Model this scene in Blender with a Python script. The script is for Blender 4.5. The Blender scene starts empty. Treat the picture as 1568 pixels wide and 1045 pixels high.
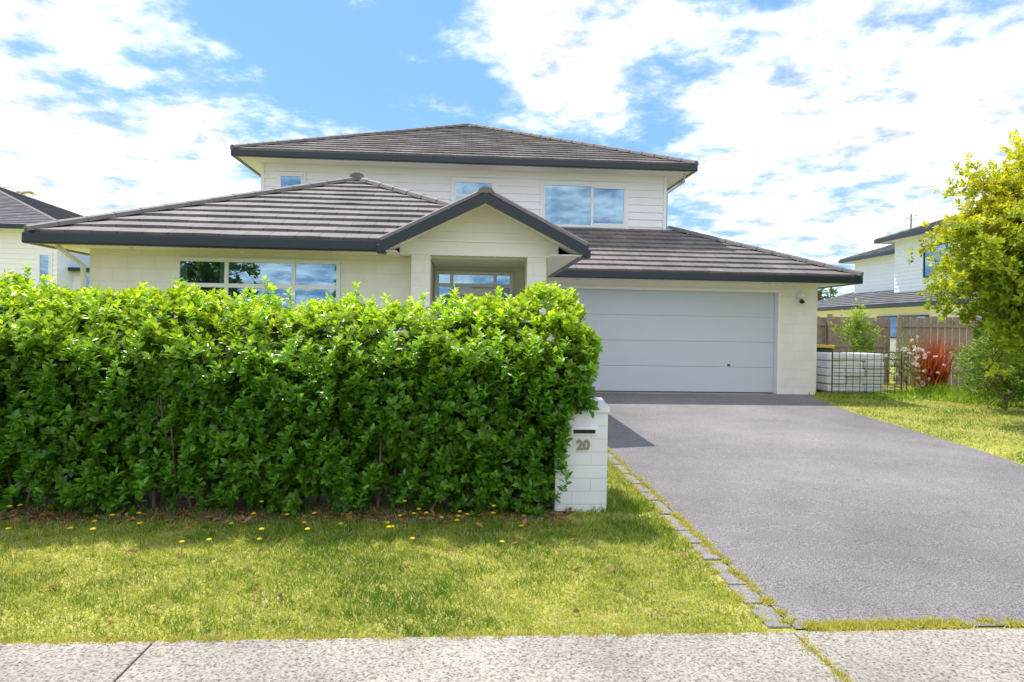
import bpy, math, random
import numpy as np
from mathutils import Vector, Matrix
random.seed(4); rng=np.random.default_rng(7)
sc=bpy.context.scene
sc.view_settings.view_transform='Standard'; sc.view_settings.look='None'; sc.view_settings.exposure=0
col=sc.collection
R=math.radians

# ---------------------------------------------------------------- materials
def newmat(name):
    m=bpy.data.materials.new(name); m.use_nodes=True
    nt=m.node_tree; b=nt.nodes['Principled BSDF']
    return m,nt,b
def N(nt,t,**k):
    n=nt.nodes.new(t)
    for a,v in k.items(): setattr(n,a,v)
    return n
def plain(name,c,rough=.6,var=.08,scale=6,bump=0.0,bscale=80,metal=0,spec=None):
    m,nt,b=newmat(name); L=nt.links.new
    tc=N(nt,'ShaderNodeTexCoord'); no=N(nt,'ShaderNodeTexNoise'); no.inputs['Scale'].default_value=scale; no.inputs['Detail'].default_value=8
    L(tc.outputs['Object'],no.inputs['Vector'])
    mx=N(nt,'ShaderNodeMix',data_type='RGBA')
    mx.inputs[6].default_value=(*[x*(1-var) for x in c],1); mx.inputs[7].default_value=(*[min(1,x*(1+var)) for x in c],1)
    L(no.outputs['Fac'],mx.inputs[0]); L(mx.outputs[2],b.inputs['Base Color'])
    b.inputs['Roughness'].default_value=rough; b.inputs['Metallic'].default_value=metal
    if spec is not None: b.inputs['Specular IOR Level'].default_value=spec
    if bump:
        n2=N(nt,'ShaderNodeTexNoise'); n2.inputs['Scale'].default_value=bscale; n2.inputs['Detail'].default_value=4
        L(tc.outputs['Object'],n2.inputs['Vector'])
        bu=N(nt,'ShaderNodeBump'); bu.inputs['Strength'].default_value=bump; bu.inputs['Distance'].default_value=.01
        L(n2.outputs['Fac'],bu.inputs['Height']); L(bu.outputs['Normal'],b.inputs['Normal'])
    return m
def ramp(nt,stops):
    r=N(nt,'ShaderNodeValToRGB'); e=r.color_ramp.elements
    while len(e)<len(stops): e.new(.5)
    for i,(p,c) in enumerate(stops):
        e[i].position=p; e[i].color=(*c,1)
    return r
def leafmat(name,trans=.35,rough=.4,tb=(1.5,1.35,.6),spec=.5):
    m,nt,b=newmat(name); L=nt.links.new
    at=N(nt,'ShaderNodeAttribute'); at.attribute_name='Col'
    L(at.outputs['Color'],b.inputs['Base Color']); b.inputs['Roughness'].default_value=rough
    b.inputs['Specular IOR Level'].default_value=spec
    tr=N(nt,'ShaderNodeBsdfTranslucent'); mu=N(nt,'ShaderNodeMix',data_type='RGBA',blend_type='MULTIPLY'); mu.inputs[0].default_value=1
    L(at.outputs['Color'],mu.inputs[6]); mu.inputs[7].default_value=(*tb,1); L(mu.outputs[2],tr.inputs['Color'])
    ms=N(nt,'ShaderNodeMixShader'); ms.inputs[0].default_value=trans
    L(b.outputs[0],ms.inputs[1]); L(tr.outputs[0],ms.inputs[2]); L(ms.outputs[0],nt.nodes['Material Output'].inputs[0])
    return m
def blockmat(name,c,bw=.39,rh=.19,jd=.93,strength=.35):
    m,nt,b=newmat(name); L=nt.links.new
    tc=N(nt,'ShaderNodeTexCoord'); sp=N(nt,'ShaderNodeSeparateXYZ'); cb=N(nt,'ShaderNodeCombineXYZ'); ad=N(nt,'ShaderNodeMath',operation='ADD')
    L(tc.outputs['Object'],sp.inputs[0]); L(sp.outputs[0],ad.inputs[0]); L(sp.outputs[1],ad.inputs[1]); L(ad.outputs[0],cb.inputs[0]); L(sp.outputs[2],cb.inputs[1])
    br=N(nt,'ShaderNodeTexBrick'); L(cb.outputs[0],br.inputs['Vector'])
    br.inputs['Scale'].default_value=1; br.inputs['Brick Width'].default_value=bw; br.inputs['Row Height'].default_value=rh
    br.inputs['Mortar Size'].default_value=.006; br.inputs['Mortar Smooth'].default_value=.4
    br.inputs['Color1'].default_value=(*c,1); br.inputs['Color2'].default_value=(*[x*.97 for x in c],1); br.inputs['Mortar'].default_value=(*[x*jd for x in c],1)
    no=N(nt,'ShaderNodeTexNoise'); no.inputs['Scale'].default_value=3; no.inputs['Detail'].default_value=8; L(tc.outputs['Object'],no.inputs['Vector'])
    rp=ramp(nt,[(.3,(.94,.93,.91)),(.65,(1,1,1))]); L(no.outputs['Fac'],rp.inputs[0])
    mu=N(nt,'ShaderNodeMix',data_type='RGBA',blend_type='MULTIPLY'); mu.inputs[0].default_value=1
    L(br.outputs['Color'],mu.inputs[6]); L(rp.outputs[0],mu.inputs[7]); L(mu.outputs[2],b.inputs['Base Color'])
    bu=N(nt,'ShaderNodeBump',invert=True); bu.inputs['Strength'].default_value=strength; bu.inputs['Distance'].default_value=.01
    L(br.outputs['Fac'],bu.inputs['Height']); L(bu.outputs['Normal'],b.inputs['Normal']); b.inputs['Roughness'].default_value=.7
    return m
def tilemat(name,c1,c2):
    m,nt,b=newmat(name); L=nt.links.new
    uv=N(nt,'ShaderNodeUVMap'); uv.uv_map='UVMap'
    br=N(nt,'ShaderNodeTexBrick'); L(uv.outputs[0],br.inputs['Vector'])
    br.inputs['Scale'].default_value=1; br.inputs['Brick Width'].default_value=.33; br.inputs['Row Height'].default_value=1
    br.inputs['Mortar Size'].default_value=.006; br.inputs['Mortar Smooth'].default_value=.2
    br.inputs['Color1'].default_value=(*c1,1); br.inputs['Color2'].default_value=(*c2,1); br.inputs['Mortar'].default_value=(*[x*.4 for x in c2],1)
    tc=N(nt,'ShaderNodeTexCoord'); no=N(nt,'ShaderNodeTexNoise'); no.inputs['Scale'].default_value=1.3; no.inputs['Detail'].default_value=10; no.inputs['Roughness'].default_value=.7
    L(tc.outputs['Object'],no.inputs['Vector']); rp=ramp(nt,[(.3,(.7,.68,.68)),(.7,(1.25,1.22,1.2))]); L(no.outputs['Fac'],rp.inputs[0])
    mu=N(nt,'ShaderNodeMix',data_type='RGBA',blend_type='MULTIPLY'); mu.inputs[0].default_value=1
    L(br.outputs['Color'],mu.inputs[6]); L(rp.outputs[0],mu.inputs[7]); L(mu.outputs[2],b.inputs['Base Color'])
    b.inputs['Roughness'].default_value=.75
    return m
def groundmat(name,stops,scale,fine,bump=.5,big=None,rough=.9,fs=None):
    m,nt,b=newmat(name); L=nt.links.new
    tc=N(nt,'ShaderNodeTexCoord')
    a=N(nt,'ShaderNodeTexNoise'); a.inputs['Scale'].default_value=scale; a.inputs['Detail'].default_value=10; a.inputs['Roughness'].default_value=.7; L(tc.outputs['Object'],a.inputs['Vector'])
    f=N(nt,'ShaderNodeTexNoise'); f.inputs['Scale'].default_value=fine; f.inputs['Detail'].default_value=3; L(tc.outputs['Object'],f.inputs['Vector'])
    rp=ramp(nt,stops); L(a.outputs['Fac'],rp.inputs[0])
    rf=ramp(nt,fs or [(.3,(.55,.55,.55)),(.5,(1,1,1)),(.72,(1.5,1.5,1.5))]); L(f.outputs['Fac'],rf.inputs[0])
    mu=N(nt,'ShaderNodeMix',data_type='RGBA',blend_type='MULTIPLY'); mu.inputs[0].default_value=1
    L(rp.outputs[0],mu.inputs[6]); L(rf.outputs[0],mu.inputs[7]); out=mu.outputs[2]
    if big:
        g=N(nt,'ShaderNodeTexNoise'); g.inputs['Scale'].default_value=big; g.inputs['Detail'].default_value=6; L(tc.outputs['Object'],g.inputs['Vector'])
        rg=ramp(nt,[(.35,(.80,.80,.80)),(.65,(1.10,1.09,1.08))]); L(g.outputs['Fac'],rg.inputs[0])
        m2=N(nt,'ShaderNodeMix',data_type='RGBA',blend_type='MULTIPLY'); m2.inputs[0].default_value=1
        L(out,m2.inputs[6]); L(rg.outputs[0],m2.inputs[7]); out=m2.outputs[2]
    L(out,b.inputs['Base Color']); b.inputs['Roughness'].default_value=rough; b.inputs['Specular IOR Level'].default_value=.2
    bu=N(nt,'ShaderNodeBump'); bu.inputs['Strength'].default_value=bump; bu.inputs['Distance'].default_value=.004
    L(f.outputs['Fac'],bu.inputs['Height']); L(bu.outputs['Normal'],b.inputs['Normal'])
    return m
def glassmat(name,refl=.4):
    m,nt,b=newmat(name); L=nt.links.new
    g=N(nt,'ShaderNodeBsdfGlossy'); g.inputs['Roughness'].default_value=.01; g.inputs['Color'].default_value=(.48,.70,.90,1)
    t=N(nt,'ShaderNodeBsdfTransparent'); t.inputs['Color'].default_value=(.8,.88,.88,1)
    tc=N(nt,'ShaderNodeTexCoord'); no=N(nt,'ShaderNodeTexNoise'); no.inputs['Scale'].default_value=1.2; L(tc.outputs['Object'],no.inputs['Vector'])
    bu=N(nt,'ShaderNodeBump'); bu.inputs['Strength'].default_value=.05; bu.inputs['Distance'].default_value=.02; L(no.outputs['Fac'],bu.inputs['Height']); L(bu.outputs['Normal'],g.inputs['Normal'])
    ms=N(nt,'ShaderNodeMixShader'); ms.inputs[0].default_value=refl
    L(t.outputs[0],ms.inputs[1]); L(g.outputs[0],ms.inputs[2]); L(ms.outputs[0],nt.nodes['Material Output'].inputs[0])
    return m

M_cream=blockmat('cream_painted_block',(.915,.89,.845),.39,.19,.92,.4)
M_creamflat=plain('cream_paint',(.905,.88,.835),.6,.03)
M_white=plain('white_weatherboard_paint',(.90,.905,.925),.5,.03,3)
M_soffit=plain('soffit_paint',(.88,.85,.80),.7,.02)
M_trim=plain('white_window_frame',(.84,.85,.87),.35,.02)
M_navy=plain('dark_gutter_paint',(.014,.026,.038),.35,.15)
M_tile=tilemat('roof_tile',(.225,.198,.185),(.165,.146,.138))
M_tile2=tilemat('roof_tile_grey',(.17,.17,.175),(.14,.14,.145))
M_cap=plain('ridge_cap',(.17,.15,.141),.7,.2,5)
M_door=plain('garage_door_paint',(.62,.675,.75),.4,.03,2,.05,40)
M_rubber=plain('rubber',(.02,.02,.022),.7)
M_glass=glassmat('window_glass',.33)
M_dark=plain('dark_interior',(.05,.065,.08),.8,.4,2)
M_curt=plain('curtain',(.58,.63,.66),.8,.1,10)
M_bronze=plain('bronze_numeral',(.30,.25,.20),.4,.1,metal=.5)
M_white_block=blockmat('white_painted_block',(.80,.82,.86),.30,.105,.86,.4)
AFS=[(.30,(.36,.36,.36)),(.5,(.98,.98,.98)),(.70,(1.75,1.72,1.7))]
M_asphalt=groundmat('driveway_asphalt',[(.3,(.20,.183,.178)),(.7,(.27,.248,.24))],1.5,120,1.0,.35,fs=AFS)
M_conc=groundmat('footpath_concrete',[(.3,(.33,.295,.25)),(.7,(.44,.395,.34))],2.5,85,.9,.6,fs=[(.3,(.33,.29,.26)),(.47,(.93,.93,.93)),(.72,(1.5,1.45,1.36))])
M_grassg=groundmat('lawn_soil',[(.3,(.17,.22,.03)),(.5,(.34,.34,.06)),(.7,(.46,.40,.14))],3.5,90,.8,.7)
M_soil=groundmat('bark_mulch',[(.3,(.09,.06,.04)),(.7,(.22,.155,.11))],12,60,1.0)
M_road=groundmat('road_asphalt',[(.3,(.05,.05,.05)),(.7,(.08,.08,.08))],2,120)
M_paver=groundmat('edging_paver',[(.3,(.20,.185,.165)),(.7,(.31,.285,.25))],9,90,.8)
M_leaf=leafmat('hedge_leaf',.42,.28,(1.75,1.5,.6),.6)
M_leaf2=leafmat('tree_leaf',.5,.45)
M_grass=leafmat('grass_blade',.4,.6,(1.3,1.2,.6),.2)
M_bark=plain('bark',(.20,.155,.12),.9,.3,20,.8,60)
M_fence=plain('weathered_timber',(.30,.235,.19),.85,.4,9,.5,30)
M_pvc=plain('white_downpipe',(.8,.8,.78),.4,.02)
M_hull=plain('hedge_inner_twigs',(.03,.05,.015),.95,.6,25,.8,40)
M_wrap=plain('white_wrapped_stack',(.86,.85,.85),.5,.08,8,.4,12)
M_wire=plain('dark_wire',(.06,.065,.065),.5,.1,metal=.3)
M_bin=plain('green_bin_plastic',(.02,.05,.03),.5)
M_lid=plain('yellow_lid_plastic',(.6,.45,.02),.45)
M_petal=leafmat('petal',.3,.6,(1,1,1),.2)

# ---------------------------------------------------------------- geometry helpers
def empty(name,loc=(0,0,0)):
    e=bpy.data.objects.new(name,None); e.location=loc; col.objects.link(e); return e
def mesh(name,V,F,mat,parent=None,smooth=False,uv=None):
    me=bpy.data.meshes.new(name); me.from_pydata([tuple(v) for v in V],[],F); me.materials.append(mat)
    if uv is not None:
        l=me.uv_layers.new(name='UVMap')
        for i,c in enumerate(uv): l.data[i].uv=c
    if smooth: me.polygons.foreach_set('use_smooth',[True]*len(me.polygons))
    me.update(); o=bpy.data.objects.new(name,me); col.objects.link(o)
    if parent: o.parent=parent
    return o
BF=[(0,3,2,1),(4,5,6,7),(0,1,5,4),(1,2,6,5),(2,3,7,6),(3,0,4,7)]
def boxv(x0,x1,y0,y1,z0,z1): return [(x0,y0,z0),(x1,y0,z0),(x1,y1,z0),(x0,y1,z0),(x0,y0,z1),(x1,y0,z1),(x1,y1,z1),(x0,y1,z1)]
def boxes(name,L,mat,parent=None,bevel=0):
    V=[];F=[]
    for bx in L:
        k=len(V); V+=boxv(*bx); F+=[tuple(i+k for i in f) for f in BF]
    o=mesh(name,V,F,mat,parent)
    if bevel:
        b=o.modifiers.new('b','BEVEL'); b.width=bevel; b.segments=2
    return o
def box(name,x0,x1,y0,y1,z0,z1,mat,parent=None,bevel=0): return boxes(name,[(x0,x1,y0,y1,z0,z1)],mat,parent,bevel)
def beam(name,A,B,w,h,mat,parent=None):
    A=Vector(A);B=Vector(B); d=(B-A).normalized(); s=d.cross(Vector((0,0,1))).normalized()*w/2; u=Vector((0,0,h))
    V=[A-s-u,A+s-u,B+s-u,B-s-u,A-s,A+s,B+s,B-s]
    return mesh(name,V,BF,mat,parent)
def multi_tube(name,paths,mat,parent,seg=5,capends=False):
    V=[];F=[]
    for pts,rad in paths:
        pts=[Vector(p) for p in pts]; o=len(V)
        for i,p in enumerate(pts):
            d=(pts[min(i+1,len(pts)-1)]-pts[max(i-1,0)]).normalized()
            a=d.cross(Vector((0,0,1)) if abs(d.z)<.9 else Vector((1,0,0))).normalized(); b=d.cross(a)
            for q in range(seg):
                t=2*math.pi*q/seg; V.append(p+a*math.cos(t)*rad[i]+b*math.sin(t)*rad[i])
        for i in range(len(pts)-1):
            for q in range(seg): F.append((o+i*seg+q,o+i*seg+(q+1)%seg,o+(i+1)*seg+(q+1)%seg,o+(i+1)*seg+q))
        if capends:
            F.append(tuple(range(o,o+seg))[::-1]); F.append(tuple(range(o+(len(pts)-1)*seg,o+len(pts)*seg)))
    return mesh(name,V,F,mat,parent,True)
def tube(name,pts,rad,mat,parent=None,seg=8):
    r=rad if isinstance(rad,(list,tuple)) else [rad]*len(pts)
    return multi_tube(name,[(pts,r)],mat,parent,seg,True)
def roof(name,A,B,C,D,mat,parent,step=.33,lift=.04):
    A,B,C,D=[Vector(p) for p in (A,B,C,D)]
    e=(B-A).normalized(); n=e.cross((D-A) if (D-A).length>.01 else (C-A)).normalized()
    if n.z<0: n=-n
    up=n.cross(e); sl=abs((D-A).dot(up)); k=max(2,round(sl/step))
    V=[];F=[];uv=[]
    for i in range(k):
        t0=i/k;t1=(i+1)/k
        l0=A.lerp(D,t0);r0=B.lerp(C,t0);l1=A.lerp(D,t1);r1=B.lerp(C,t1)
        m=max(1,int((r0-l0).length/.33)); b=len(V)
        row0=[];row1=[]
        jit=[random.uniform(-.006,.006) for _ in range(m+1)]
        for j in range(m+1):
            s=j/m; p0=l0.lerp(r0,s);p1=l1.lerp(r1,s)
            V+= [p0+n*(lift+jit[j]),p1+n*.004,p0-n*.004]
            row0.append((p0-A).dot(e)); row1.append((p1-A).dot(e))
        for j in range(m):
            a=b+3*j;c=b+3*(j+1)
            F.append((a,c,c+1,a+1)); uv+=[(row0[j],i+.02),(row0[j+1],i+.02),(row1[j+1],i+.98),(row1[j],i+.98)]
            F.append((a+2,c+2,c,a)); uv+=[(row0[j],i+.01),(row0[j+1],i+.01),(row0[j+1],i+.02),(row0[j],i+.02)]
    return mesh(name,V,F,mat,parent,False,uv)
def caps(name,A,B,mat,parent,w=.11,h=.05,sp=.36):
    A=Vector(A);B=Vector(B);d=B-A;Ln=d.length;d.normalize(); s=d.cross(Vector((0,0,1))).normalized(); u=s.cross(d)
    V=[];F=[];k=max(1,int(Ln/sp))
    for i in range(k):
        p0=A+d*(Ln*i/k); p1=A+d*(Ln*(i+1.12)/k)
        for p,sc_ in ((p0,1.08),(p1,.94)):
            for a,b in ((-1,-.7),(-.75,.35),(-.3,.85),(.3,.85),(.75,.35),(1,-.7)):
                V.append(p+s*w*a*sc_+u*h*b*sc_+u*.015)
        q=12*i
        for j in range(5): F.append((q+j,q+j+1,q+7+j,q+6+j))
        F.append((q,q+1,q+2,q+3,q+4,q+5)); 
    return mesh(name,V,F,mat,parent)
def boards(name,x0,x1,z0,z1,y,mat,parent,sp=.18,tri=None):
    V=[];F=[];k=round((z1-z0)/sp);h=(z1-z0)/k
    for i in range(k):
        a=z0+i*h;b=a+h
        xa0,xa1,xb0,xb1=x0,x1,x0,x1
        if tri is not None:
            xa0=x0+(tri-x0)*i/k; xa1=x1+(tri-x1)*i/k; xb0=x0+(tri-x0)*(i+1)/k; xb1=x1+(tri-x1)*(i+1)/k
        q=len(V); V+=[(xa0,y-.034,a),(xa1,y-.034,a),(xb1,y-.010,b+.001),(xb0,y-.010,b+.001),(xa0,y-.005,a),(xa1,y-.005,a)]
        F+=[(q,q+1,q+2,q+3),(q+4,q+5,q+1,q)]
    return mesh(name,V,F,mat,parent)
def window(name,parent,x0,x1,z0,z1,y,splits=(),trans=None,curt=(),fr=.055,casing=.0):
    e=empty(name); e.parent=parent
    if casing:
        c=casing
        boxes('casing',[(x0-c,x1+c,y-.035,y,z1,z1+c),(x0-c,x1+c,y-.05,y,z0-c,z0),(x0-c,x0,y-.035,y,z0,z1),(x1,x1+c,y-.035,y,z0,z1)],M_white,e,.003)
    L=[(x0,x1,y-.055,y-.006,z1-fr,z1),(x0,x1,y-.065,y-.006,z0,z0+fr),(x0,x0+fr,y-.052,y-.006,z0+fr,z1-fr),(x1-fr,x1,y-.052,y-.006,z0+fr,z1-fr)]
    for s in splits: L.append((s-fr*.5,s+fr*.5,y-.05,y-.006,z0+fr,z1-fr))
    if trans: L.append((x0+fr,x1-fr,y-.047,y-.006,trans-.03,trans+.03))
    boxes('frame',L,M_trim,e,.004)
    box('glass',x0+.02,x1-.02,y-.033,y-.030,z0+.02,z1-.02,M_glass,e)
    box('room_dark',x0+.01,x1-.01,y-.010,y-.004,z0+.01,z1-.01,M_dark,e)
    V=[];F=[]
    for a,b in curt:
        k=max(2,int((b-a)/.04))
        for j in range(k+1):
            x=a+(b-a)*j/k; yy=y-.018+(.004 if j%2 else -.004); V+=[(x,yy,z0+.02),(x,yy,z1-.02)]
        o=len(V)-2*(k+1)
        for j in range(k): F.append((o+2*j,o+2*j+2,o+2*j+3,o+2*j+1))
    if F: mesh('curtain',V,F,M_curt,e)
    return e

LT=np.array([(0,0,0),(.38,.5,.10),(.36,0,0),(.38,-.5,.10),(.75,.36,.05),(.74,0,-.03),(.75,-.36,.05),(1,0,-.10)],float)
LTR=np.array([(0,2,1),(0,3,2),(2,4,1),(2,5,4),(2,6,5),(2,3,6),(5,7,4),(5,6,7)])
GT=np.array([(0,-.5,0),(0,.5,0),(.55,.3,.06),(.55,-.3,.06),(1,0,.22)],float)
GTR=np.array([(0,1,2),(0,2,3),(3,2,4)])
def unit(a): return a/np.maximum(np.linalg.norm(a,axis=1,keepdims=True),1e-9)
def scatter(name,P,D,Nn,Ls,Ws,C,mat,T=LT,TR=LTR,parent=None,smooth=True):
    D=unit(D); S=unit(np.cross(Nn,D)); U=np.cross(D,S); n=len(P); k=len(T)
    V=(P[:,None,:]+D[:,None,:]*(T[None,:,0:1]*Ls[:,None,None])+S[:,None,:]*(T[None,:,1:2]*Ws[:,None,None])+U[:,None,:]*(T[None,:,2:3]*Ls[:,None,None]))
    V=V.reshape(-1,3); tri=(TR[None]+(np.arange(n)*k)[:,None,None]).reshape(-1)
    me=bpy.data.meshes.new(name); me.vertices.add(len(V)); me.vertices.foreach_set('co',V.ravel().astype(np.float32))
    nf=len(tri)//3; me.loops.add(len(tri)); me.loops.foreach_set('vertex_index',tri.astype(np.int32))
    me.polygons.add(nf); me.polygons.foreach_set('loop_start',(np.arange(nf)*3).astype(np.int32)); me.polygons.foreach_set('loop_total',np.full(nf,3,np.int32))
    if smooth: me.polygons.foreach_set('use_smooth',np.ones(nf,bool))
    me.update(calc_edges=True)
    ca=me.color_attributes.new('Col','FLOAT_COLOR','POINT')
    cc=np.ones((n,k,4)); cc[:,:,:3]=C[:,None,:]; ca.data.foreach_set('color',cc.ravel().astype(np.float32))
    me.materials.append(mat); o=bpy.data.objects.new(name,me); col.objects.link(o)
    if parent: o.parent=parent
    return o
def whorls(P,Dv,per,Ll,Lh,wr,c0,c1,spread=1.0,stem=.05):
    n=len(P); Dv=unit(Dv)
    A=unit(np.cross(Dv,rng.normal(size=(n,3)))); B=np.cross(Dv,A)
    idx=np.repeat(np.arange(n),per); k=np.tile(np.arange(per),n)
    ph=k*2.4+rng.uniform(0,6.28,n)[idx]; rad=np.cos(ph)[:,None]*A[idx]+np.sin(ph)[:,None]*B[idx]
    f=(k/per)[:,None]
    sp=spread*(1.15-.75*f)+rng.normal(0,.15,(len(idx),1))
    D=unit(rad*sp+Dv[idx]*(.35+.5*f)+rng.normal(0,.12,(len(idx),3)))
    Pp=P[idx]+Dv[idx]*stem*(f*1.0-.3)
    Nn=Dv[idx]+rng.normal(0,.25,(len(idx),3))
    Ls=rng.uniform(Ll,Lh,len(idx))*(1-.25*f[:,0]); Ws=Ls*wr*rng.uniform(.85,1.15,len(idx))
    mix=np.clip(rng.beta(1.6,1.6,len(idx))*.7+f[:,0]*.35-.1,0,1)[:,None]
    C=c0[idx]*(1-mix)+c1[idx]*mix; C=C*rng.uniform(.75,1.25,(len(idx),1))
    return Pp,D,Nn,Ls,Ws,C

YF=3.33
def gz(y): return np.clip((np.asarray(y)-YF)*.0230,0,.245)
def gzf(y): return float(gz(y))
def sheet(name,poly,dz,mat):
    V=[];F=[]
    for y,a,b in poly: V+=[(a,y,gzf(y)+dz),(b,y,gzf(y)+dz)]
    for i in range(len(poly)-1): F.append((2*i,2*i+1,2*i+3,2*i+2))
    return mesh(name,V,F,mat)

# ---------------------------------------------------------------- ground
sheet('ground',[(-300,-600,600),(YF,-600,600),(13.98,-600,600),(900,-900,900)],0,M_grassg)
sheet('driveway',[(YF+.02,1.70,5.2),(5.5,1.70,5.9),(8,1.70,6.35),(11,1.72,6.6),(13.0,1.6,6.95),(13.98,1.2,7.3)],.008,M_asphalt)
fp=[]; xs=[-12,-8.9,-5.8,-4.5,-1.42,1.66,4.7,7.8,12]
for a,b in zip(xs[:-1],xs[1:]): fp.append((a+.005,b-.005,1.5,YF-.03,-.08,.018))
boxes('footpath',fp,M_conc,None,.006)
sheet('road',[(-9,-300,300),(-1.2,-300,300)],.004,M_road)
boxes('kerb',[(-60+i*3,-57.02+i*3,-1.2,-1.05,-.1,.12) for i in range(40)],M_conc,None,.015)
sheet('hedge_soil_bed',[(5.12,-12,.7),(5.5,-12,.95),(6.9,-12,1.0)],.006,M_soil)
pv=[]; y=YF+.04
while y<9.6:
    l=random.uniform(.24,.42); a=random.uniform(-.008,.008); z=gzf(y); pv.append((1.575+a,1.692,y,y+l,z-.05,z+.012+random.uniform(-.003,.003))); y+=l+random.choice([.006,.008,.02])
boxes('driveway_edging',pv,M_paver,None,.006)

def grass(name,n,xr,yr,h,w,keep=None,dry=.55,lean=.65):
    X=rng.uniform(*xr,n);Y=rng.uniform(*yr,n)
    if keep is not None:
        k=keep(X,Y);X=X[k];Y=Y[k]
    n=len(X); P=np.stack([X,Y,gz(Y)-.002],1)
    D=np.stack([rng.normal(0,lean,n),rng.normal(0,lean,n),np.ones(n)],1)
    Nn=rng.normal(size=(n,3)); Nn[:,2]*=.2
    patch=.5+.2*np.sin(X*2.1+1.3*np.sin(Y*2.7))+.2*np.sin(Y*3.3+X*1.1+2*np.sin(X*1.7))+.25*np.sin(X*9+3*np.sin(Y*7))*np.sin(Y*11+X*4)+.2*np.sin(X*23+2*np.sin(Y*17))*np.sin(Y*27+X*13)
    near=np.clip((Y-4.5)/.5,0,1)*(Y<5.7)
    t=np.clip(patch*.85-.25*near+rng.uniform(-.35,.42,n),0,1)[:,None]
    g=np.array([.12,.24,.022]);yl=np.array([.52,.555,.09]);C=g*(1-t)+yl*t
    d=rng.uniform(0,1,n)<dry*.2+.4*dry*np.clip(patch,0,1)-.15*near; C[d]=np.array([.66,.60,.33])*rng.uniform(.7,1.1,(d.sum(),1))
    L=rng.uniform(.5,1.3,n)*h*(1.4-.75*patch+.5*near); W=np.full(n,w)*rng.uniform(.7,1.3,n)
    return scatter(name,P,D,Nn,L,W,C,M_grass,GT,GTR,smooth=False)
grass('lawn_grass',135000,(-5.2,1.57),(YF-.02,5.6),.032,.006,lambda X,Y:(X<1.57-.03*np.abs(np.sin(Y*9)))&((Y<5.15+.08*np.sin(X*5))|(rng.uniform(size=len(X))<.3)))
grass('lawn_grass',50000,(6.0,14),(5.6,16.5),.05,.012,lambda X,Y: X>np.interp(Y,[5.5,8,11,13,13.96,17],[5.92,6.37,6.62,6.97,7.32,7.4])-.02)
grass('lawn_grass',16000,(.8,1.58),(5.4,10),.05,.007)
def tuft(name,pts,n,h,w,sig,colr):
    pts=np.array(pts); i=rng.integers(0,len(pts),n); P=pts[i]+np.c_[rng.normal(0,sig,n),rng.normal(0,sig,n),np.zeros(n)]
    D=np.c_[rng.normal(0,.7,n),rng.normal(0,.7,n),np.ones(n)]
    C=np.array(colr)*rng.uniform(.6,1.3,(n,1))
    return scatter(name,P,D,rng.normal(size=(n,3)),rng.uniform(.4,1.2,n)*h,np.full(n,w),C,M_grass,GT,GTR,smooth=False)
pts=[]
for i in range(110):
    y=YF+random.random()**1.3*5.5; pts.append((1.698+random.uniform(-.02,.02),y,gzf(y)+.006))
for i in range(60):
    y=YF+random.random()*4.5; pts.append((1.565+random.uniform(-.02,.03),y,gzf(y)+.006))
for i in range(150): pts.append((random.choice([random.uniform(1.75,2.6),random.uniform(2.0,3.8),random.uniform(1.8,2.2)]),YF+.01+random.uniform(-.03,.06),.008))
for i in range(20): pts.append((1.66+random.uniform(-.01,.01),random.uniform(2.6,3.3),.01))
for i in range(140): pts.append((random.uniform(-4,1.6),YF-.03+random.uniform(-.012,.01),.01))
tuft('joint_weeds',pts,19000,.032,.006,.016,(.58,.55,.14))

dl=empty('dandelion_flowers')
dpos=np.array([(random.uniform(-3.8,.6),random.uniform(4.5,5.2)) for _ in range(46)])
n=len(dpos); hz=rng.uniform(.05,.16,n)
per=14; idx=np.repeat(np.arange(n),per); an=np.tile(np.arange(per),n)*2*np.pi/per
PP=np.c_[dpos[idx],gz(dpos[idx,1])+hz[idx]]; DD=np.c_[np.cos(an),np.sin(an)-.4,np.full(len(an),.3)]
scatter('petals',PP,DD,np.tile([0,0,1.],(len(PP),1)),np.full(len(PP),.019),np.full(len(PP),.012),np.tile([.88,.70,.02],(len(PP),1)),M_petal,parent=dl)
scatter('stems',np.c_[dpos,gz(dpos[:,1])],np.tile([0,0,1.],(n,1)),np.tile([0,1.,0],(n,1)),hz,np.full(n,.006),np.tile([.1,.2,.03],(n,1)),M_grass,GT,GTR,parent=dl)
n=560; X=rng.uniform(-5.5,.9,n);Y=5.34-np.abs(rng.normal(0,.13,n)); k=rng.uniform(0,1,n)<.05; Y[k]=rng.uniform(3.5,5.1,k.sum()); X[k]=rng.uniform(-3,1.5,k.sum())
scatter('fallen_leaves',np.c_[X,Y,gz(Y)+.022],np.c_[rng.normal(size=(n,2)),rng.normal(0,.2,n)],np.c_[rng.normal(0,.35,(n,2)),np.ones(n)],rng.uniform(.035,.085,n),rng.uniform(.02,.04,n),np.array([.34,.17,.08])*rng.uniform(.3,1.5,(n,1)),M_petal)

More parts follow.
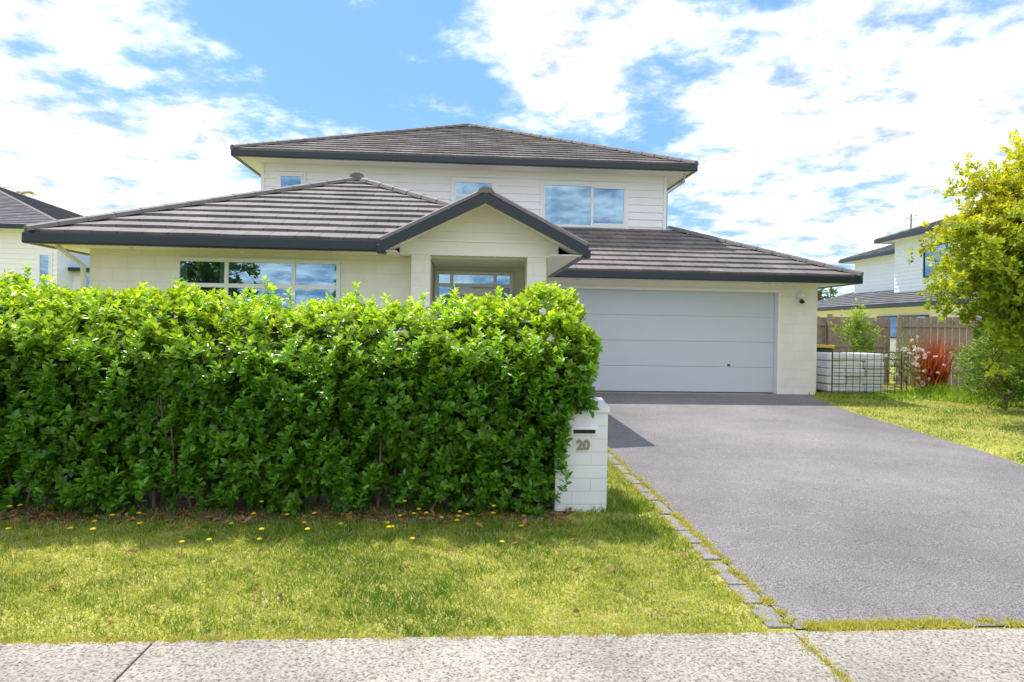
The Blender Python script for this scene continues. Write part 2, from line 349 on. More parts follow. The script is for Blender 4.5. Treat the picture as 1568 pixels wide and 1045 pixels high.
# ---------------------------------------------------------------- hedge
hedge=empty('hedge')
XR=1.02
def hprof(s,x):
    zt=1.60+.06*np.sin(x*1.3)+.05*np.sin(x*3.7+1)+.035*np.sin(x*8.3+2)+np.where(x<-2.2,.05,0)
    th=np.clip((s-.5)/.5,0,1); f=np.clip(s/.5,0,1)
    y=np.where(s<.5, 5.42-.10*np.sin(np.clip(f*1.25,0,1)*np.pi*.5)+.02*f, 5.34+ (1-np.cos(th*np.pi*.5))*.42+th*.95)
    z=np.where(s<.5, .05+f*(zt-.40), zt-.35+.42*np.sin(np.clip(th*1.5,0,1)*np.pi*.5))
    return y,z
def hs(n,smin=0,smax=1,xa=-8.5,xb=XR):
    s=rng.uniform(smin,smax,n); x=rng.uniform(xa,xb,n); y,z=hprof(s,x); y2,z2=hprof(s+.01,x)
    ty,tz=y2-y,z2-z; l=np.hypot(ty,tz)+1e-9; ny,nz=-tz/l,ty/l
    b=.09*np.sin(x*4.1+z*3)+.06*np.sin(x*9+z*7+1)+.04*np.sin(z*11+x*2.3)+.03*np.sin(x*17+y*9)
    return s,x,y+ny*b,z+nz*b,ny,nz
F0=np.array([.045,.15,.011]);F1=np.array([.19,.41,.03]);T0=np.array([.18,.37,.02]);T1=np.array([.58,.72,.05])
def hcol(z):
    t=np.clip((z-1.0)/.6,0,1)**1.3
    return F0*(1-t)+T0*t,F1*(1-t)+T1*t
def shoots(n,smin,smax,inset,per,Ll,Lh,xa=-8.5):
    s,x,y,z,ny,nz=hs(n,smin,smax,xa)
    lim=np.where(z<.85,.80,XR); x=np.minimum(x,lim-rng.uniform(0,.05,n))
    gap=np.sin(x*6.3)+np.sin(x*14.1+1)+np.sin(x*3.1+z*9); keep=(z>.16)|(gap+rng.normal(0,.8,n)>-.4)
    hole=(np.sin(x*7.7+z*5)*np.sin(z*8.3+x*2.9)>.74)&(z<1.25)&(rng.uniform(size=n)<.62); keep&=~hole
    s,x,y,z,ny,nz=[a[keep] for a in (s,x,y,z,ny,nz)]; n=len(x)
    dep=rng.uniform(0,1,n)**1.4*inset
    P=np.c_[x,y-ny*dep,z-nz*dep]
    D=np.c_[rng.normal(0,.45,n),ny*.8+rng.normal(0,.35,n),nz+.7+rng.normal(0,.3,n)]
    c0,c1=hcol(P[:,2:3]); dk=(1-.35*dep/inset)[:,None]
    return whorls(P,D,per,Ll,Lh,.56,c0*dk,c1*dk)
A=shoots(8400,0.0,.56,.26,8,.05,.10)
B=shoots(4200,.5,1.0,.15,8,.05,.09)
n=1300; z=.12+rng.uniform(0,1,n)*1.5; y=rng.uniform(5.4,6.7,n); lim=np.where(z<.85,.80,XR)+.05*np.sin(z*9+y*5)
lim-=np.clip(z-1.42,0,1)*.8
P=np.c_[lim-rng.uniform(0,.15,n),y,z]; D=np.c_[1+rng.normal(0,.3,n),rng.normal(-.2,.4,n),.6+rng.normal(0,.3,n)]
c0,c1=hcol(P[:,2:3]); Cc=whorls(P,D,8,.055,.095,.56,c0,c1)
SP=[]
for i in range(300):
    x=random.uniform(-7.5,.85); y=random.uniform(5.5,6.6); h=random.uniform(.05,.13)+(random.random()<.2)*random.uniform(.03,.12)
    SP.append((x,y,1.60 if y>5.75 else 1.5,h))
for x,h in [(-4.1,.40),(-4.2,.30),(-4.0,.27),(-3.8,.34),(-3.65,.22),(-4.9,.2),(-5.2,.24),(-1.75,.28),(-1.7,.2),(-1.0,.24),(-.15,.22),(-2.6,.24),(-2.55,.2),(.35,.22),(.75,.2)]: SP.append((x,6.3,1.62,h))
PP=[];DD=[]
for x,y,z,h in SP:
    dx,dy=random.uniform(-.25,.25),random.uniform(-.25,.25); k=max(2,int(h/.045))
    for j in range(k):
        t=(j+1)/k; PP.append((x+dx*t*h,y+dy*t*h,z+t*h)); DD.append((dx,dy,1))
for i in range(560):
    x=random.uniform(-7.5,.8); z=random.uniform(.12,1.35); f_=5.29+random.uniform(-.04,.08); h=random.uniform(.08,.2)
    for j in range(3): PP.append((x+.02*j,f_-.012*j,z+h*j/3)); DD.append((random.gauss(0,.15),-.35,1))
PP=np.array(PP);DD=np.array(DD,float); n=len(PP); c0,c1=hcol(PP[:,2:3])
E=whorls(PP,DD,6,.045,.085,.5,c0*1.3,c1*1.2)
H=[np.concatenate(t) for t in zip(A,B,Cc,E)]
scatter('leaves',*H,M_leaf,parent=hedge)
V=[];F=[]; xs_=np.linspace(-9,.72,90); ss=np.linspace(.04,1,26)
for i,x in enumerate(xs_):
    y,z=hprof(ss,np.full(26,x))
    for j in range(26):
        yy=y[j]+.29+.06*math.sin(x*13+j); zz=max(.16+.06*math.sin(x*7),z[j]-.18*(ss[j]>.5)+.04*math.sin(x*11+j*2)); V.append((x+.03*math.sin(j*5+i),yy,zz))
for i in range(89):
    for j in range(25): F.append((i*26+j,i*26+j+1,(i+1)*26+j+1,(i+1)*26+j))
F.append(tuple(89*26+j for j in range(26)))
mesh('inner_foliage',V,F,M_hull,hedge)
paths=[]
for i in range(200):
    x=-8.5+9.2*random.random(); y=random.uniform(5.50,5.9); a=random.uniform(-.5,.5)
    p=[(x,y,0),(x+a*.2,y-.02,.3),(x+a*.5,y-random.uniform(.0,.15),.75),(x+a*.8,y-.1,1.2)]
    paths.append((p,[.015,.011,.007,.004]))
multi_tube('stems',paths,M_bark,hedge)

# ---------------------------------------------------------------- letterbox
lb=empty('letterbox')
z0=gzf(5.45)
X0,X1=.745,1.165
boxes('block_pillar',[(X0,X1,5.42,5.76,z0-.05,z0+.80)],M_white_block,lb,.006)
mesh('sloped_cap',[(X0-.012,5.405,z0+.80),(X1+.012,5.405,z0+.80),(X1+.012,5.775,z0+.80),(X0-.012,5.775,z0+.80),(X0-.012,5.405,z0+.835),(X1+.012,5.405,z0+.835),(X1+.012,5.775,z0+.885),(X0-.012,5.775,z0+.885)],BF,M_white_block,lb)
boxes('mail_slot_plate',[(X0+.12,X0+.335,5.408,5.4195,z0+.615,z0+.695)],M_trim,lb,.003)
boxes('mail_slot',[(X0+.14,X0+.315,5.402,5.4075,z0+.63,z0+.672)],M_rubber,lb)
mesh('slot_flap',[(X0+.125,5.407,z0+.69),(X0+.33,5.407,z0+.69),(X0+.33,5.375,z0+.665),(X0+.125,5.375,z0+.665),(X0+.125,5.407,z0+.694),(X0+.33,5.407,z0+.694),(X0+.33,5.375,z0+.669),(X0+.125,5.375,z0+.669)],BF,M_trim,lb)
tx=bpy.data.curves.new('house_number','FONT'); tx.body='20'; tx.size=.11; tx.extrude=.005; tx.offset=.0028; tx.materials.append(M_bronze)
to=bpy.data.objects.new('house_number',tx); to.location=(X0+.165,5.412,z0+.50); to.rotation_euler=(R(90),0,0); col.objects.link(to); to.parent=lb

# ---------------------------------------------------------------- the house
hs_=empty('two_storey_house')
PT=.43; EZ=2.68
box('front_wing_wall',-5.3,-.52,10.05,16.4,0,2.56,M_cream,hs_)
box('entry_wall_block',-.52,1.2,11.4,16.4,0,2.56,M_cream,hs_)
box('entry_side_wall',1.06,1.2,10.03,11.4,0,2.56,M_cream,hs_)
box('wing_side_wall',1.06,1.199,11.4,13.8,0,2.559,M_cream,hs_)
box('garage_left_pier',1.2,1.81,13.8,16.4,0,2.56,M_cream,hs_)
box('garage_right_pier',6.56,7.36,13.8,16.4,0,2.56,M_cream,hs_)
box('garage_side_wall',7.0,7.358,16.4,20.4,0,2.56,M_cream,hs_)
box('garage_lintel',1.81,6.56,13.8,16.4,2.40,2.559,M_creamflat,hs_)
boxes('door_jambs',[(1.80,1.86,13.76,13.97,.24,2.358),(6.50,6.575,13.76,13.97,.24,2.358),(1.80,6.575,13.755,13.97,2.36,2.42)],M_creamflat,hs_,.004)
L=[];h=(2.37-.262)/4
for i in range(4): L.append((1.87,6.49,13.93,13.98,.262+i*h+.005,.262+(i+1)*h-.005))
boxes('garage_door',L,M_door,hs_,.008)
box('garage_door_back',1.85,6.52,13.945,13.985,.25,2.39,M_door,hs_)
box('garage_door_seal',1.87,6.49,13.92,13.97,.245,.268,M_rubber,hs_)
box('garage_door_lock',5.5,5.56,13.915,13.93,.82,.85,M_rubber,hs_)
box('garage_threshold',1.8,6.56,13.6,13.97,.2,.254,M_conc,hs_)
bw=.27
for nm,a in (('porch_column',-.765),('porch_column',.885)):
    box(nm,a,a+bw,9.75,9.75+bw,0,2.54,M_cream,hs_,.004)
box('porch_beam',-.93,1.33,9.742,10.02,2.54,2.76,M_creamflat,hs_)
box('porch_beam_trim',-.95,1.35,9.718,9.741,2.735,2.765,M_creamflat,hs_)
box('porch_ceiling',-.5,1.06,10.02,11.4,2.52,2.55,M_soffit,hs_)
boards('gable_boards',-.99,1.44,2.74,3.30,9.79,M_creamflat,hs_,.13,tri=.235)
window('entry_window',hs_,-.50,.80,.25,2.45,11.4,(-.22,.50),2.22,((.53,.72),))
boxes('front_door',[(-.19,-.07,11.30,11.352,.28,2.17),(.35,.47,11.30,11.352,.28,2.17),(-.07,.35,11.30,11.352,2.05,2.17),(-.07,.35,11.30,11.352,.28,.95),(-.07,.35,11.30,11.352,1.45,1.53)],M_trim,hs_,.006)
box('front_door_glass',-.07,.35,11.325,11.33,.95,2.05,M_glass,hs_)
boxes('front_door_glass_back',[(-.07,.35,11.338,11.3395,.95,2.05)],M_curt,hs_)
box('porch_lamp',.90,1.0,11.28,11.398,1.95,2.12,M_rubber,hs_,.01)
SZ0,SZ1=2.545,2.565
boxes('soffit_front',[(-5.72,-1.05,9.5,10.06,SZ0,SZ1),(-5.72,-5.25,10.06,16.0,SZ0,SZ1),(1.2,1.60,9.5,13.8,SZ0,SZ1),(1.60,7.84,13.24,13.82,SZ0,SZ1),(7.36,7.84,13.82,20.3,SZ0,SZ1)],M_soffit,hs_)
def gut(nm,x0,x1,y0,y1,z=SZ0):
    box(nm,x0,x1,y0,y1,z-.015,z+.135,M_navy,hs_,.02)
gut('gutter_front',-5.82,-1.08,9.38,9.50)
gut('gutter_left',-5.82,-5.70,9.502,16)
gut('gutter_wing_right',1.60,1.70,9.50,13.30)
gut('gutter_garage',1.62,7.94,13.12,13.24)
gut('gutter_garage_side',7.82,7.94,13.242,20.4)
xl,xr,xc=-5.78,1.66,-2.06; rz=EZ+PT*(xc-xl); y0=9.42; ya=y0+(xc-xl)
v=1.54; px0,px1,pxc=-1.14,1.66,.26
roof('roof_wing_front_lower',(xl,y0,EZ),(px0,y0,EZ),(xr-v,y0+v,EZ+PT*v),(xl+v,y0+v,EZ+PT*v),M_tile,hs_)
roof('roof_wing_front_upper',(xl+v,y0+v,EZ+PT*v),(xr-v,y0+v,EZ+PT*v),(xc,ya,rz),(xc,ya,rz),M_tile,hs_)
roof('roof_wing_left',(xl,16.3,EZ),(xl,y0,EZ),(xc,ya,rz),(xc,16.3,rz),M_tile,hs_)
roof('roof_wing_right_lower',(xr,9.95,EZ),(xr,16.3,EZ),(xr-v,16.3,EZ+PT*v),(xr-v,y0+v,EZ+PT*v),M_tile,hs_)
roof('roof_wing_right_upper',(xr-v,y0+v,EZ+PT*v),(xr-v,16.3,EZ+PT*v),(xc,16.3,rz),(xc,ya,rz),M_tile,hs_)
caps('ridge_wing_left_hip',(xl,y0,EZ+.03),(xc,ya,rz+.03),M_cap,hs_)
caps('ridge_wing_right_hip',(.1,y0+(xr-.1),EZ+PT*(xr-.1)+.03),(xc,ya,rz+.03),M_cap,hs_)
caps('ridge_wing',(xc,ya-.15,rz+.04),(xc,16.3,rz+.04),M_cap,hs_,.15,.07)
gx=7.92; gy=13.14; dd=3.0
roof('roof_garage_front',(xr,gy,EZ),(gx,gy,EZ),(gx-dd,gy+dd,EZ+PT*dd),(xr-dd,gy+dd,EZ+PT*dd),M_tile,hs_)
roof('roof_garage_side',(gx,gy,EZ),(gx,20.5,EZ),(gx-dd,20.5,EZ+PT*dd),(gx-dd,gy+dd,EZ+PT*dd),M_tile,hs_)
caps('ridge_garage_hip',(gx,gy,EZ+.03),(gx-dd,gy+dd,EZ+PT*dd+.03),M_cap,hs_)
pe=2.63; pr=3.34; py=9.28
roof('roof_porch_left',(px0,11.15,pe),(px0,py,pe),(pxc,py,pr),(pxc,11.15,pr),M_tile,hs_)
roof('roof_porch_right',(px1,py,pe),(px1,11.0,pe),(pxc,11.0,pr),(pxc,py,pr),M_tile,hs_)
caps('ridge_porch',(pxc,py-.02,pr+.03),(pxc,11.1,pr+.03),M_cap,hs_)
caps('barge_cap_left',(px0,py+.05,pe+.045),(pxc,py+.05,pr+.045),M_cap,hs_,.07,.04)
caps('barge_cap_right',(px1,py+.05,pe+.045),(pxc,py+.05,pr+.045),M_cap,hs_,.07,.04)
beam('barge_board_left',(px0-.02,py,pe+.02),(pxc,py,pr+.02),.035,.15,M_navy,hs_)
beam('barge_board_right',(px1+.02,py-.001,pe+.02),(pxc,py-.001,pr+.02),.035,.15,M_navy,hs_)
mesh('porch_raked_soffit',[(px0+.05,py+.02,pe-.07),(pxc,py+.02,pr-.07),(px1-.05,py+.02,pe-.07),(px0+.05,9.85,pe-.07),(pxc,9.85,pr-.07),(px1-.05,9.85,pe-.07)],[(0,1,4,3),(1,2,5,4)],M_soffit,hs_)
boxes('porch_eave_soffit',[(px0+.05,-.93,py+.04,10.04,2.53,2.543),(1.33,px1-.05,py+.04,9.499,2.53,2.543)],M_soffit,hs_)
box('gutter_porch_left',px0-.06,px0+.06,py,9.5,2.50,2.62,M_navy,hs_,.02)
box('gutter_porch_right',px1-.04,px1+.06,py,9.5,2.50,2.62,M_navy,hs_,.02)
window('front_window',hs_,-4.10,-1.80,.75,2.45,10.05,(-3.40,-2.46),2.06,((-4.06,-3.95),(-3.5,-3.42),(-1.95,-1.84)))
ux0,ux1,uy=-4.69,4.75,16.1
box('upper_wall_core',ux0+.02,ux1-.02,uy,25.6,2.5,5.26,M_white,hs_)
boards('upper_weatherboards',ux0,ux1,3.3,5.24,uy,M_white,hs_,.175)
boxes('corner_boards',[(ux0-.03,ux0+.04,uy-.05,uy+.05,3.3,5.234),(ux1-.04,ux1+.03,uy-.05,uy+.05,3.3,5.234)],M_white,hs_)
ex0,ex1,ey0,ey1=-5.17,5.29,15.45,26.3
boxes('upper_soffit',[(ex0+.06,ex1-.06,ey0+.06,ey1-.06,5.235,5.255)],M_soffit,hs_)
boxes('upper_gutter',[(ex0-.02,ex1+.02,ey0-.06,ey0+.06,5.22,5.37),(ex0-.02,ex0+.08,ey0+.062,ey1,5.22,5.37),(ex1-.08,ex1+.02,ey0+.062,ey1,5.22,5.37)],M_navy,hs_,.02)
UZ=5.38; uc=(ex0+ex1)/2; hw=(ex1-ex0)/2; uz=UZ+PT*hw; yb=ey1-hw
roof('upper_roof_front',(ex0,ey0,UZ),(ex1,ey0,UZ),(uc,ey0+hw,uz),(uc,ey0+hw,uz),M_tile,hs_)
roof('upper_roof_left',(ex0,ey1,UZ),(ex0,ey0,UZ),(uc,ey0+hw,uz),(uc,yb,uz),M_tile,hs_)
roof('upper_roof_right',(ex1,ey0,UZ),(ex1,ey1,UZ),(uc,yb,uz),(uc,ey0+hw,uz),M_tile,hs_)
roof('upper_roof_back',(ex1,ey1,UZ),(ex0,ey1,UZ),(uc,yb,uz),(uc,yb,uz),M_tile,hs_)
caps('upper_hip_left',(ex0,ey0,UZ+.03),(uc,ey0+hw,uz+.03),M_cap,hs_)
caps('upper_hip_right',(ex1,ey0,UZ+.03),(uc,ey0+hw,uz+.03),M_cap,hs_)
window('upper_window_left',hs_,-4.31,-3.76,4.1,4.99,uy-.025,(),None,((-4.28,-4.1),),.05,.05)
window('upper_window_mid',hs_,-.30,.65,3.95,4.98,uy-.025,(),4.62,((-.27,-.1),),.055,.06)
window('upper_window_big',hs_,1.80,3.79,3.95,4.98,uy-.025,(2.98,),None,((1.85,1.99),(3.55,3.74)),.055,.06)
boxes('sash_frames',[(3.01,3.75,uy-.09,uy-.06,4.005,4.055),(3.01,3.75,uy-.09,uy-.06,4.88,4.93)],M_trim,hs_)
tube('upper_downpipe',[(5.1,15.7,5.22),(5.1,15.75,5.05),(4.84,16.25,4.85),(4.84,16.3,3.4)],.035,M_pvc,hs_)
tube('wing_downpipe',[(-5.5,9.62,2.53),(-5.45,9.8,2.42),(-5.36,10.0,2.3),(-5.36,10.02,.1)],.035,M_creamflat,hs_)
sl=empty('security_light'); sl.parent=hs_
box('bracket',6.91,7.02,13.77,13.797,2.12,2.38,M_trim,sl,.01)
tube('lamp_body',[(6.965,13.72,2.36),(6.965,13.72,2.25)],[.075,.08],M_trim,sl,12)
tube('sensor_eye',[(6.965,13.70,2.19),(6.965,13.65,2.17)],[.045,.04],M_rubber,sl,10)
for i,(x,yy) in enumerate([(-4.6,9.75),(-3.1,9.75),(-1.9,9.75),(2.25,13.5),(6.2,13.5)]):
    tube('soffit_spot_%d'%i,[(x,yy,2.55),(x,yy,2.50)],.03,M_pvc,hs_,10)

# ---------------------------------------------------------------- neighbours
def hiproof(prefix,x0,x1,y0,y1,z,p,parent,mat=M_tile2):
    w=(x1-x0);d=(y1-y0)
    if w<=d: h=w/2; a=((x0+x1)/2,y0+h,z+p*h); b=((x0+x1)/2,y1-h,z+p*h)
    else: h=d/2; a=(x0+h,(y0+y1)/2,z+p*h); b=(x1-h,(y0+y1)/2,z+p*h)
    A,B,C,D=(x0,y0,z),(x1,y0,z),(x1,y1,z),(x0,y1,z)
    if w<=d:
        roof(prefix+'_s',A,B,a,a,mat,parent);roof(prefix+'_e',B,C,b,a,mat,parent);roof(prefix+'_n',C,D,b,b,mat,parent);roof(prefix+'_w',D,A,a,b,mat,parent)
        hp=((A,a),(B,a),(C,b),(D,b),(a,b))
    else:
        roof(prefix+'_s',A,B,b,a,mat,parent);roof(prefix+'_e',B,C,b,b,mat,parent);roof(prefix+'_n',C,D,a,b,mat,parent);roof(prefix+'_w',D,A,a,a,mat,parent)
        hp=((A,a),(B,b),(C,b),(D,a),(a,b))
    for i,(q,r) in enumerate(hp):
        if (Vector(q)-Vector(r)).length>.05: caps(prefix+'_cap%d'%i,q,r,M_cap,parent)
    g=.06
    boxes(prefix+'_gutter',[(x0-g,x1+g,y0-g,y0+g,z-.16,z),(x0-g,x1+g,y1-g,y1+g,z-.16,z),(x0-g,x0+g,y0+g,y1-g,z-.16,z),(x1-g,x1+g,y0+g,y1-g,z-.16,z)],M_navy,parent)
    boxes(prefix+'_soffit',[(x0+g,x1-g,y0+g,y1-g,z-.15,z-.13)],M_soffit,parent)
def boards_x(name,x,y0,y1,z0,z1,mat,parent,sp=.18):
    V=[];F=[];k=round((z1-z0)/sp);h=(z1-z0)/k
    for i in range(k):
        a=z0+i*h;b=a+h;q=len(V)
        V+=[(x-.03,y0,a),(x-.03,y1,a),(x-.012,y1,b),(x-.012,y0,b),(x-.005,y0,a),(x-.005,y1,a)]; F+=[(q,q+1,q+2,q+3),(q+4,q+5,q+1,q)]
    mesh(name,V,F,mat,parent)
nr=empty('neighbour_weatherboard_house')
box('lower_wall',19.2,29,18,37.5,0,2.75,M_creamflat,nr)
hiproof('lower_roof',18.6,29.6,17.4,38.2,2.9,.36,nr)
box('upper_wall',20.3,28,17.2,31,2.9,5.95,M_white,nr)
boards_x('upper_boards',20.3,17.2,31,3.2,5.95,M_white,nr)
hiproof('upper_roof',19.7,28.6,16.6,31.6,6.1,.36,nr)
box('upper_wall_back',21.0,27,31,35.5,2.9,5.5,M_white,nr)
boards_x('upper_boards_back',21.0,31,35.5,3.2,5.5,M_white,nr)
hiproof('upper_roof_back',20.5,27.5,30.5,36.1,5.6,.36,nr)
def xwin(name,x,y0,y1,z0,z1,parent):
    e=empty(name); e.parent=parent; f=.07
    boxes('frame',[(x-.08,x-.03,y0,y1,z1-f,z1),(x-.08,x-.03,y0,y1,z0,z0+f),(x-.078,x-.03,y0,y0+f,z0+f,z1-f),(x-.078,x-.03,y1-f,y1,z0+f,z1-f),(x-.076,x-.03,(y0+y1)/2-.03,(y0+y1)/2+.03,z0+f,z1-f)],M_navy,e)
    box('glass',x-.055,x-.05,y0+.02,y1-.02,z0+.02,z1-.02,M_glass,e); box('room_dark',x-.035,x-.032,y0+.02,y1-.02,z0+.02,z1-.02,M_dark,e)
xwin('upper_side_window',20.3,26.0,28.9,4.1,5.5,nr)
xwin('lower_side_window',19.2,27.0,30.5,1.4,2.4,nr)
xwin('lower_side_window_b',19.2,21.5,24.5,1.4,2.4,nr)
multi_tube('tv_aerial',[([(21.4,31.5,5.6),(21.4,31.5,7.4)],[.03,.03]),([(21.1,31.5,7.35),(21.7,31.5,7.35)],[.015,.015]),([(21.15,31.5,7.15),(21.65,31.5,7.15)],[.015,.015]),([(21.4,31.1,7.25),(21.4,31.9,7.25)],[.015,.015])],M_wire,nr)
nl=empty('neighbour_white_house')
box('wall',-35.4,-16.2,28.4,47.6,0,5.1,M_white,nl)
boards('boards',-35.4,-16.2,.5,5.0,28.4,M_white,nl,.2)
hiproof('roof',-36,-15.6,27.8,48.2,5.25,.36,nl)
window('side_window',nl,-16.9,-16.45,3.0,4.2,28.37,(),None,(),.06,.07)
box('lean_to_wall',-16.2,-13.9,29.5,34,0,3.6,M_white,nl)
boards('lean_to_boards',-16.2,-13.9,.5,3.6,29.5,M_white,nl,.2)
window('lean_to_window',nl,-15.7,-14.6,2.6,3.5,29.47,(-15.1,),None,(),.06,.07)
box('lean_to_roof',-16.3,-13.5,29.1,34.3,3.6,3.74,M_navy,nl)
tube('downpipe',[(-20.3,28.1,5.1),(-19.7,28.25,4.6),(-19.7,28.3,.2)],.05,M_pvc,nl)

# ---------------------------------------------------------------- fences
def fence(name,A,B,h,z=.24):
    A=Vector(A);B=Vector(B);L_=(B-A).length;d=(B-A).normalized();n_=Vector((-d.y,d.x)); 
    if n_.y>0:n_=-n_
    V=[];F=[];e=empty(name)
    def ob(s0,s1,o0,o1,za,zb):
        k=len(V)
        for zz in (za,zb):
            for s,o in ((s0,o0),(s1,o0),(s1,o1),(s0,o1)):
                p=A+d*s+n_*o; V.append((p.x,p.y,zz))
        F.extend([tuple(i+k for i in f) for f in BF])
    s=0
    while s<L_: 
        w=.145+random.uniform(-.005,.005); ob(s,s+w,random.uniform(-.006,.006),.02+random.uniform(0,.006),z-.1,z+h+random.uniform(-.03,.03)); s+=w+.012
    mesh('palings',V,F,M_fence,e); V.clear();F.clear()
    for zz in (.35,.95,1.5): ob(0,L_,.03,.075,z+zz,z+zz+.09)
    s=0
    while s<=L_: ob(s,s+.1,.078,.17,z-.1,z+h+.06); s+=2.2
    mesh('rails_and_posts',V,F,M_fence,e)
fence('timber_fence',(7.36,17.6),(11.2,17.4),1.75)
fence('timber_fence',(11.2,17.0),(17.5,14.2),1.75)
fence('timber_fence',(-13,20),(-5.3,20),1.9)

# ---------------------------------------------------------------- stack, wire panel, bin
st=empty('wrapped_paver_stack'); L=[]
for i in range(5):
    for j in range(3):
        a=7.68+j*.43+random.uniform(-.03,.03); L.append((a,a+.41,13.95+random.uniform(-.03,.03),14.7,.30+i*.165,.30+i*.165+.155))
boxes('wrapped_blocks',L,M_wrap,st,.025)
boxes('pallet',[(7.6,8.9,13.95,14.05,.24,.29),(7.6,8.9,14.5,14.6,.24,.29)],M_fence,st)
wp=[]
for i in range(11): 
    x=7.66+i*.151; wp.append(([(x,13.72,.24),(x,13.72,1.16)],[.006,.006]))
for i in range(7):
    z=.28+i*.145; wp.append(([(7.66,13.72,z),(9.17,13.72,z)],[.006,.006])); wp.append(([(9.17,13.72,z),(9.3,14.5,z)],[.006,.006]))
for x in (7.66,9.17): wp.append(([(x,13.72,.2),(x,13.72,1.2)],[.014,.014]))
wf=empty('wire_mesh_panel'); multi_tube('mesh_wires',wp,M_wire,wf)
wb=empty('wheelie_bin'); bx,by_=8.10,15.2
V=[]
for z,a in ((.30,.20),(1.20,.25)): V+=[(bx-a,by_-a,z),(bx+a,by_-a,z),(bx+a,by_+a,z),(bx-a,by_+a,z)]
o=mesh('body',V,BF,M_bin,wb); b=o.modifiers.new('b','BEVEL'); b.width=.02
box('lid',bx-.28,bx+.28,by_-.30,by_+.28,1.20,1.27,M_lid,wb,.02); box('handle',bx-.2,bx+.2,by_+.28,by_+.32,1.12,1.16,M_bin,wb,.01)
tube('wheels',[(bx-.24,by_+.18,.33),(bx+.24,by_+.18,.33)],.09,M_rubber,wb,12)

# ---------------------------------------------------------------- trees & plants
def tree(name,base,th,cen,rad,nb,tw,Ll,Lh,wr,c0,c1,per=6,trunk=.07,start=.3,droop=0,mat=M_leaf2,step=.16,minr=.55):
    e=empty(name); bx,by,bz=base; cx,cy,cz=cen
    paths=[([(bx,by,bz-.1),(bx+.03,by,bz+th*.3),(bx-.03,by+.03,bz+th*.65),(cx,cy,cz+rad[2]*.5)],[trunk,trunk*.8,trunk*.55,trunk*.15])]
    P=[];D=[]
    for i in range(nb):
        t=random.uniform(start,1); p0=Vector((bx+(cx-bx)*t,by+(cy-by)*t,bz+(cz+rad[2]*.5-bz)*t))
        th_=random.uniform(0,2*math.pi); ph=math.acos(random.uniform(-.9,1)); r=random.uniform(minr,1)*random.choice([1,1,1.15])
        p2=Vector((cx+rad[0]*r*math.sin(ph)*math.cos(th_),cy+rad[1]*r*math.sin(ph)*math.sin(th_),cz+rad[2]*r*math.cos(ph)))
        if p2.z<bz+.12: p2.z=bz+.12
        p1=p0.lerp(p2,.5)+Vector((0,0,.12*(p2-p0).length-droop))
        q=[p0,p0.lerp(p1,.5)+Vector((0,0,.03)),p1,p1.lerp(p2,.5)+Vector((0,0,.04)),p2]
        paths.append((q,[trunk*.3,trunk*.22,trunk*.16,trunk*.1,trunk*.04]))
        Lb=(p2-p0).length; k=max(3,int(Lb/step))
        for j in range(k):
            s=.3+.7*(j+1)/k; a=p0.lerp(p1,s*2) if s<.5 else p1.lerp(p2,s*2-1)
            for w in range(tw):
                off=Vector((random.gauss(0,1),random.gauss(0,1),random.gauss(.3,.7))).normalized()*random.uniform(.02,step*1.6)
                P.append(a+off); D.append(off.normalized()+Vector((0,0,.5))+(p2-p0).normalized()*.5)
    multi_tube('trunk_and_limbs',paths,M_bark,e,6)
    P=np.array([tuple(p) for p in P]);D=np.array([tuple(p) for p in D]);n=len(P)
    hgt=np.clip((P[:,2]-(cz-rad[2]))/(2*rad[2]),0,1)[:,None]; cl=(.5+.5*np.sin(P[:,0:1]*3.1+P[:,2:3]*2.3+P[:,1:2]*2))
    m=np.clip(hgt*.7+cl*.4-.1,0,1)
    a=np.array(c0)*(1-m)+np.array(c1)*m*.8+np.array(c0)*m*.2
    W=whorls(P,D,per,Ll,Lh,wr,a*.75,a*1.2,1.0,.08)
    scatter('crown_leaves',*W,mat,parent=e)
    return e
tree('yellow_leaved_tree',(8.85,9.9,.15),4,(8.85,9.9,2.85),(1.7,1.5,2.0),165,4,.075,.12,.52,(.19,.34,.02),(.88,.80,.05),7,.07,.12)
tree('green_shrub',(9.7,11.6,.2),.5,(9.75,11.6,.95),(.85,.8,.85),80,3,.05,.08,.5,(.10,.20,.02),(.36,.48,.05),6,.03,.0)
tree('green_shrub',(11.0,12.6,.2),.5,(11.0,12.8,1.0),(1.2,.8,.95),80,3,.06,.09,.5,(.08,.17,.02),(.26,.38,.05),6,.03,.0)
tree('small_green_tree',(9.15,15.4,.24),1.3,(9.2,15.4,1.55),(.55,.4,.6),36,3,.05,.08,.5,(.18,.33,.03),(.46,.60,.07),6,.02,.3)
tree('rose_bush',(9.45,14.0,.24),.9,(9.45,14.0,.9),(.42,.35,.6),36,3,.03,.05,.6,(.12,.2,.05),(.3,.4,.08),5,.015,.1)
tree('rose_bush',(10.85,13.5,.24),.9,(10.8,13.5,.95),(.65,.4,.55),44,3,.03,.06,.6,(.2,.27,.06),(.5,.52,.2),5,.015,.1)
n=90; c=np.where((rng.uniform(size=n)<.6)[:,None],np.array([9.4,13.75,1.0]),np.array([10.8,13.3,1.05])); c=c+rng.normal(size=(n,3))*np.array([.25,.15,.25])
per=7; idx=np.repeat(np.arange(n),per); dv=rng.normal(size=(n*per,3)); dv[:,1]-=.5; dv[:,2]+=.4
scatter('rose_flowers',c[idx],dv,rng.normal(size=(n*per,3)),np.full(n*per,.05),np.full(n*per,.045),np.array([.85,.72,.67])*rng.uniform(.8,1.15,(n*per,1)),M_petal)
